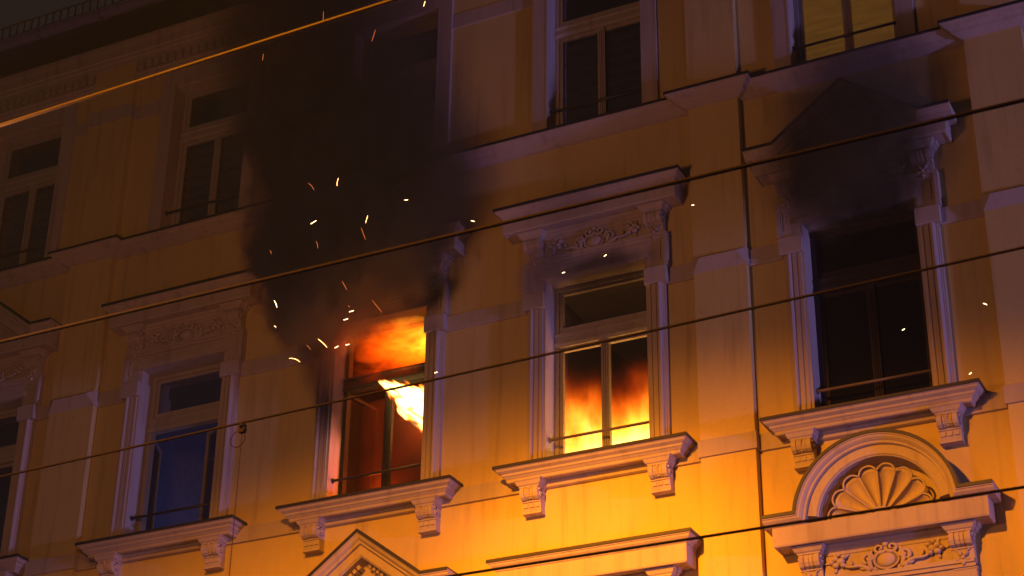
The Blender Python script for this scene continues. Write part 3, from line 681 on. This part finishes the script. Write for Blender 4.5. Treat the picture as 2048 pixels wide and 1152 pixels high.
fire_emission(nt, lk, o, t, FIRE, mth(nt, 'MULTIPLY', mth(nt, 'POWER', t, 1.5), 34.0))
f4 = part('flame', hull([(10.12, -9.76, .09, .08, .04), (10.22, -9.80, .09, .13, .07), (10.42, -9.84, .09, .17, .085), (10.6, -9.88, .09, .21, .085), (10.85, -9.99, .09, .28, .08), (11.0, -10.10, .09, .26, .06), (11.1, -10.22, .09, .10, .03)], 16, .01), m, None)
thing(f4, 'bright white-yellow tongue of flame by the mullion of the smoking window', 'flame')
lamp('fire_light', 'POINT', (CX[2] + .36, .58, 10.60), 42, (1.0, .20, .012), .15)
lamp('fire_light', 'POINT', (CX[2] - .15, .34, 9.80), 17, (1.0, .13, .006), .12)
lamp('fire_light', 'POINT', (CX[2] + .1, .62, 11.40), 30, (1.0, .14, .008), .18)

# thick hot smoke standing in that window's opening
m, nt, lk, o, geo, sep = volume_mat('hot_smoke')
n1 = noise(nt, geo, 2.6, 4, (1, 1, .7), dist=.6)
pv = N(nt, 'ShaderNodeVolumePrincipled'); pv.inputs['Color'].default_value = (.15, .075, .045, 1); pv.inputs['Absorption Color'].default_value = (.25, .09, .05, 1)
lk.new(mth(nt, 'MULTIPLY', smooth(nt, n1, .32, .62, .35, 1.0), 3.4), pv.inputs['Density']); lk.new(pv.outputs[0], o.inputs['Volume'])
hs = part('smoke', hull([(9.52, CX[2] - .10, .58, .30, .10), (9.6, CX[2] - .10, .58, .44, .20), (10.3, CX[2] - .12, .58, .44, .22), (10.9, CX[2] - .10, .58, .44, .22), (10.97, CX[2] - .10, .58, .3, .1)], 18, .03), m, None)
hs['kind'] = 'stuff'; thing(hs, 'brown smoke lit orange inside the lower half of the burning window', 'smoke')

lamp('fire_light', 'POINT', (CX[2] - .30, -.12, 11.42), 6, (1.0, .11, .004), .12)

# ------------------------------------------------------------------ smoke pouring out of the second window and up the facade
m, nt, lk, o, geo, sep = volume_mat('black_smoke')
def curve(nt, v, z0, z1, pts):
    lo = min(p[1] for p in pts); hi = max(p[1] for p in pts)
    mr = N(nt, 'ShaderNodeMapRange'); nt.links.new(v, mr.inputs[0]); mr.inputs[1].default_value = z0; mr.inputs[2].default_value = z1
    fc = N(nt, 'ShaderNodeFloatCurve'); c = fc.mapping.curves[0]; P = [((z - z0) / (z1 - z0), (x - lo) / (hi - lo)) for z, x in pts]
    while len(c.points) < len(P): c.points.new(.5, .5)
    for cp, p in zip(c.points, P): cp.location = p
    fc.mapping.update(); nt.links.new(mr.outputs[0], fc.inputs['Value'])
    return mth(nt, 'MULTIPLY_ADD', fc.outputs[0], hi - lo, lo)
LEFT = [(10.9, -10.72), (11.1, -11.0), (11.6, -11.25), (12.0, -11.48), (12.5, -11.74), (12.9, -11.78), (13.3, -11.72), (13.9, -12.0), (14.6, -12.45), (15.4, -12.75), (16.2, -13.0), (17.4, -13.3)]
RIGHT = [(10.9, -10.35), (11.1, -10.0), (11.4, -9.6), (11.75, -9.25), (12.2, -8.95), (12.7, -8.65), (13.3, -8.7), (14.0, -8.95), (15.0, -9.1), (16.2, -9.1), (17.4, -9.3)]
warp = noise(nt, geo, 1.5, 3, (1, 1, .8), off=(3, 1, 0)); warp2 = noise(nt, geo, 4.2, 3, (1, 1, .8))
wx = mth(nt, 'ADD', mth(nt, 'MULTIPLY', mth(nt, 'SUBTRACT', warp, .5), .9), mth(nt, 'MULTIPLY', mth(nt, 'SUBTRACT', warp2, .5), .55))
xw = mth(nt, 'ADD', sep.outputs[0], wx)
fl_ = mth(nt, 'SUBTRACT', xw, curve(nt, sep.outputs[2], 10.9, 17.4, LEFT))      # metres inside the left edge
fr_ = mth(nt, 'SUBTRACT', curve(nt, sep.outputs[2], 10.9, 17.4, RIGHT), xw)
hz = smooth(nt, sep.outputs[2], 12.9, 15.6)                                     # the plume loosens as it climbs
a = smooth(nt, mth(nt, 'DIVIDE', fl_, mth(nt, 'MULTIPLY_ADD', hz, .8, .22)), .0, 1.0); b = smooth(nt, fr_, -.2, 1.7)
yy = mth(nt, 'MULTIPLY', smooth(nt, sep.outputs[1], -1.25, -.75), 1.0)
zb_ = smooth(nt, sep.outputs[0], -11.0, -10.1, 10.85, 11.38)                 # lower edge: hangs lower on the left, clears the flame on the right
bot = smooth(nt, mth(nt, 'ADD', mth(nt, 'SUBTRACT', mth(nt, 'MULTIPLY_ADD', sep.outputs[1], .25, sep.outputs[2]), zb_), mth(nt, 'MULTIPLY', wx, .5)), -.05, .45, .0, 1.0)
den = mth(nt, 'MULTIPLY', mth(nt, 'MULTIPLY', a, b), mth(nt, 'MULTIPLY', yy, bot))
den = mth(nt, 'MULTIPLY', den, mth(nt, 'MULTIPLY_ADD', smooth(nt, mth(nt, 'MULTIPLY_ADD', warp2, .6, mth(nt, 'MULTIPLY', warp, .4)), .38, .60), 1.0, .35))
pv = N(nt, 'ShaderNodeVolumePrincipled'); pv.inputs['Color'].default_value = (.16, .19, .10, 1); pv.inputs['Absorption Color'].default_value = (.20, .06, .05, 1); pv.inputs['Anisotropy'].default_value = .2
lk.new(mth(nt, 'MULTIPLY', den, mth(nt, 'MULTIPLY_ADD', hz, -11.2, 14.0)), pv.inputs['Density']); lk.new(pv.outputs[0], o.inputs['Volume'])
rows = []
zs = [10.9, 11.0, 11.3, 11.7, 12.1, 12.5, 12.9, 13.4, 14.0, 14.6, 15.2, 15.8, 16.4, 16.9]
def interp(T, z):
    for (z0, x0), (z1, x1) in zip(T, T[1:]):
        if z0 <= z <= z1: return x0 + (x1 - x0) * (z - z0) / (z1 - z0)
    return T[-1][1]
for z in zs:
    l, r = interp(LEFT, z) - .3, interp(RIGHT, z) + .2
    if z < 10.95: l, r = l + .5, r - .3
    ry = .56 if 11.2 < z < 16.85 else .3
    rows.append((z, (l + r) / 2, -.72, (r - l) / 2, ry))
sm = part('smoke', hull(rows, 28, .02), m, None)
sm['kind'] = 'stuff'; thing(sm, 'black smoke pouring out of the burning window and up the facade', 'smoke')

# thin wisps: dark smoke still leaking from the burnt-out window, grey smoke at the corner of the glowing one
def wisp(cx, cz, rx, rz, cy, ry, dens, color, label):
    m, nt, lk, o, geo, sep = volume_mat('thin_smoke')
    n1 = noise(nt, geo, 2.0, 4, (1, 1, .7), dist=.8)
    q = None
    for sock, c, r in ((sep.outputs[0], cx, rx), (sep.outputs[1], cy, ry), (sep.outputs[2], cz, rz)):
        k = mth(nt, 'DIVIDE', mth(nt, 'SUBTRACT', sock, c), r); k = mth(nt, 'MULTIPLY', k, k); q = k if q is None else mth(nt, 'ADD', q, k)
    q = mth(nt, 'ADD', mth(nt, 'SQRT', q), mth(nt, 'MULTIPLY', mth(nt, 'SUBTRACT', n1, .5), .9))
    pv = N(nt, 'ShaderNodeVolumePrincipled'); pv.inputs['Color'].default_value = (*color, 1); pv.inputs['Absorption Color'].default_value = (.12, .08, .08, 1)
    lk.new(mth(nt, 'MULTIPLY', smooth(nt, q, .15, .92, 1.0, 0.0), dens), pv.inputs['Density']); lk.new(pv.outputs[0], o.inputs['Volume'])
    rows = [(cz + rz * math.sin(a), cx, cy, max(.02, rx * math.cos(a)), max(.02, ry * math.cos(a))) for a in [math.pi * (-.5 + k / 10) for k in range(11)]]
    w = part('smoke', hull(rows, 18, .01), m, None); w['kind'] = 'stuff'; thing(w, label, 'smoke')
wisp(-4.45, 12.40, 1.32, 1.50, -.46, .43, 4.2, (.15, .14, .07), 'thin dark smoke hanging over the pediment of the burnt-out window')
wisp(-10.92, 11.18, .42, .62, -.20, .19, 8.0, (.14, .12, .08), 'dark smoke curling out past the jamb of the burning window')
wisp(-8.05, 11.72, .55, .70, -.22, .20, 3.0, (.30, .27, .22), 'thin grey smoke wisp at the upper corner of the glowing window')

# ------------------------------------------------------------------ overhead wires over the street (they run level, parallel to the facade)
def wire(d, za, zb, r, label, mat='wire', x0=-60, x1=40, sag=0.0, xa=0.0):
    pts = [(x, -d, za + (zb - za) * (x - xa) / 10.0) for x in [x0 + (x1 - x0) * k / 40 for k in range(41)]]
    o = part('overhead_wire', MB().tube(pts, r, 8), mat, None, label=label)
    return thing(o, label, 'wire', 'tram wires across the facade')
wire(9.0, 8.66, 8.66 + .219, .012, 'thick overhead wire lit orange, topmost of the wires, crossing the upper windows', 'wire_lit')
wire(8.0, 7.44, 7.44 - .028, .0125, 'blurred overhead wire crossing the flat hoods of the burning floor')
wire(6.6, 7.345, 7.345 + .18, .0095, 'overhead wire with a clamp and ring, crossing below the window transoms')
wire(6.0, 6.01, 6.01 - .03, .0105, 'dark overhead wire in front of the scallop shell, lowest of the wires')
# ------------------------------------------------------------------ embers
# clamp with a ring and a drop wire hanging from the third wire
cl = part('wire_clamp', MB().box(-.022, .022, -.018, .018, -.03, .034).ball((0, -.02, .02), .017, 8, 6).tube([(-.03, 0, -.004), (.03, 0, -.004)], .014, 6), 'wire', None, (-7.423, -6.600, 7.160))
part('ring', MB().tube([(-.035 + .062 * math.cos(a), 0, -.075 + .062 * math.sin(a)) for a in [2 * math.pi * k / 20 for k in range(21)]], .0035, 5), 'wire', cl, WP[cl.name])
part('drop_wire', MB().tube([(0, 0, -.02), (-.005, 0, -1.2), (-.012, 0, -3.6)], .0032, 5), 'wire', cl, WP[cl.name])
thing(cl, 'small metal clamp with a wire ring and hanging thin drop wire', 'clamp')

EMB = [  # start, middle, end of each glowing sliver, and how hot it is
 ((-9.100, -1.380, 14.950), (-9.090, -1.380, 14.984), (-9.079, -1.380, 15.019), 1), ((-9.719, -1.480, 14.578), (-9.698, -1.480, 14.657), (-9.677, -1.480, 14.736), 0),
 ((-10.350, -1.580, 14.967), (-10.353, -1.580, 15.059), (-10.356, -1.580, 15.151), 0), ((-11.285, -1.430, 14.810), (-11.282, -1.430, 14.861), (-11.279, -1.430, 14.911), 0),
 ((-10.431, -1.530, 12.805), (-10.376, -1.530, 12.749), (-10.342, -1.530, 12.683), 0), ((-10.135, -1.380, 12.771), (-10.135, -1.380, 12.825), (-10.122, -1.380, 12.874), 1),
 ((-9.180, -1.480, 12.289), (-9.158, -1.480, 12.285), (-9.135, -1.480, 12.281), 2), ((-10.324, -1.580, 12.214), (-10.285, -1.580, 12.228), (-10.247, -1.580, 12.241), 2),
 ((-9.697, -1.430, 12.151), (-9.685, -1.430, 12.196), (-9.673, -1.430, 12.242), 1), ((-10.268, -1.530, 12.008), (-10.246, -1.530, 11.957), (-10.238, -1.530, 11.906), 0),
 ((-10.982, -1.380, 12.140), (-10.969, -1.380, 12.111), (-10.957, -1.380, 12.082), 0), ((-8.344, -1.480, 11.822), (-8.322, -1.480, 11.810), (-8.301, -1.480, 11.799), 2),
 ((-5.792, -1.580, 11.314), (-5.779, -1.580, 11.312), (-5.765, -1.580, 11.310), 2), ((-6.819, -1.430, 11.046), (-6.805, -1.430, 11.054), (-6.790, -1.430, 11.062), 2),
 ((-7.245, -1.530, 10.903), (-7.228, -1.530, 10.904), (-7.211, -1.530, 10.904), 2), ((-10.871, -1.380, 11.466), (-10.842, -1.380, 11.418), (-10.824, -1.380, 11.367), 2),
 ((-10.768, -1.480, 11.078), (-10.758, -1.480, 11.069), (-10.747, -1.480, 11.061), 2), ((-10.476, -1.580, 10.575), (-10.399, -1.580, 10.555), (-10.331, -1.580, 10.503), 1),
 ((-10.363, -1.430, 10.782), (-10.330, -1.430, 10.748), (-10.307, -1.430, 10.709), 0), ((-10.154, -1.530, 10.765), (-10.089, -1.530, 10.704), (-10.032, -1.530, 10.637), 1),
 ((-10.033, -1.380, 10.698), (-10.008, -1.380, 10.705), (-9.983, -1.380, 10.712), 2), ((-9.832, -1.480, 10.647), (-9.807, -1.480, 10.647), (-9.782, -1.480, 10.646), 2),
 ((-9.812, -1.580, 10.898), (-9.784, -1.580, 10.899), (-9.756, -1.580, 10.901), 2), ((-9.844, -1.430, 11.072), (-9.812, -1.430, 11.074), (-9.781, -1.430, 11.077), 2),
 ((-9.798, -1.530, 11.094), (-9.785, -1.530, 11.082), (-9.772, -1.530, 11.070), 0), ((-8.783, -1.380, 10.146), (-8.765, -1.380, 10.149), (-8.747, -1.380, 10.151), 2),
 ((-3.820, -1.480, 9.536), (-3.805, -1.480, 9.540), (-3.791, -1.480, 9.545), 2), ((-3.039, -1.580, 9.592), (-3.021, -1.580, 9.585), (-3.006, -1.580, 9.570), 2),
 ((-3.266, -1.430, 8.996), (-3.254, -1.430, 9.003), (-3.242, -1.430, 9.011), 2), ((-9.894, -1.530, 11.417), (-9.858, -1.530, 11.353), (-9.823, -1.530, 11.290), 0),
 ((-9.784, -1.380, 12.141), (-9.750, -1.380, 12.056), (-9.716, -1.380, 11.971), 0), ((-9.529, -1.480, 11.125), (-9.462, -1.480, 11.034), (-9.396, -1.480, 10.944), 0)]
ELAB = ['short bright ember at the upper end of the topmost wire', 'long thin orange ember just below the topmost wire', 'dull upright ember just above the topmost wire', 'faint ember hanging under the middle of the topmost wire',
 'dull curved ember, left one of the pair highest in the smoke below the top windows', 'bright upright ember, right one of the pair highest in the smoke below the top windows', 'white-hot ember in the smoke left of the second flat hood level with the string course',
 'bright slanting ember in the thickest smoke near its left edge', 'orange upright ember in the smoke right of the slanting bright one', 'dull orange ember just above the blurred wire in the smoke', 'tiny dull ember at the left rim of the smoke beside the first flat hood',
 'white-hot ember just right of the smoky hood end', 'tiny bright ember on the wall right of the third flat hood', 'tiny bright ember over the head of the glowing window', 'tiny bright ember at the upper corner of the glowing window',
 'bright upright ember at the left rim of the smoke below the blurred wire', 'dot-like bright ember at the left rim of the smoke', 'long curved ember at the lowest rim of the smoke', 'dull ember between the lowest curved ember and the long slanting ember',
 'long slanting orange ember left of the rolling flame', 'short bright ember, left one of two beside the rolling flame', 'short bright ember, right one of two beside the rolling flame', 'bright ember, lower one of two above the rolling flame', 'bright ember, upper one of two above the rolling flame',
 'faint red ember speck above the rolling flame', 'small bright ember on the jamb beside the bright tongue of flame', 'small bright ember in front of the burnt-out black window', 'bright ember on the wall beside the upper jamb of the burnt-out window', 'small bright ember above the sill end of the burnt-out window',
 'faint thin ember in the smoke under the blurred wire', 'faint thin ember below the orange upright one in the smoke', 'faint long ember over the head of the smoking window']
for k, (A, M_, Z, kind) in enumerate(EMB):
    A, M_, Z = Vector(A), Vector(M_), Vector(Z); c = (A + Z) / 2
    pts = [(A * ((1 - t) ** 2) + (M_ * 2 - (A + Z) / 2) * (2 * t * (1 - t)) + Z * (t * t)) - c for t in (0, .25, .5, .75, 1)]
    w_ = (.0022, .0026, .0032)[kind]
    e = part('ember', MB().tube(pts, [w_ * .5, w_, w_, w_, w_ * .5], 6), ('ember_dim', 'ember', 'ember_hot')[kind], None, c)
    thing(e, ELAB[k], 'ember', 'embers in clear air' if A.x > -9.1 else 'embers in the smoke')

# ------------------------------------------------------------------ smoky night air
hb = MB().box(-405, 405, -405, 405, -1.5, 21.5)
m = bpy.data.materials.new('smoky_air'); nt, nd, lk = nodes(m); o = N(nt, 'ShaderNodeOutputMaterial'); pv = N(nt, 'ShaderNodeVolumePrincipled')
pv.inputs['Color'].default_value = (.65, .95, .98, 1); pv.inputs['Density'].default_value = 0.00045; lk.new(pv.outputs[0], o.inputs['Volume'])
hz_ = part('haze', hb, m, None); hz_['kind'] = 'stuff'; thing(hz_, 'thin smoky haze in the night air over the street', 'haze')
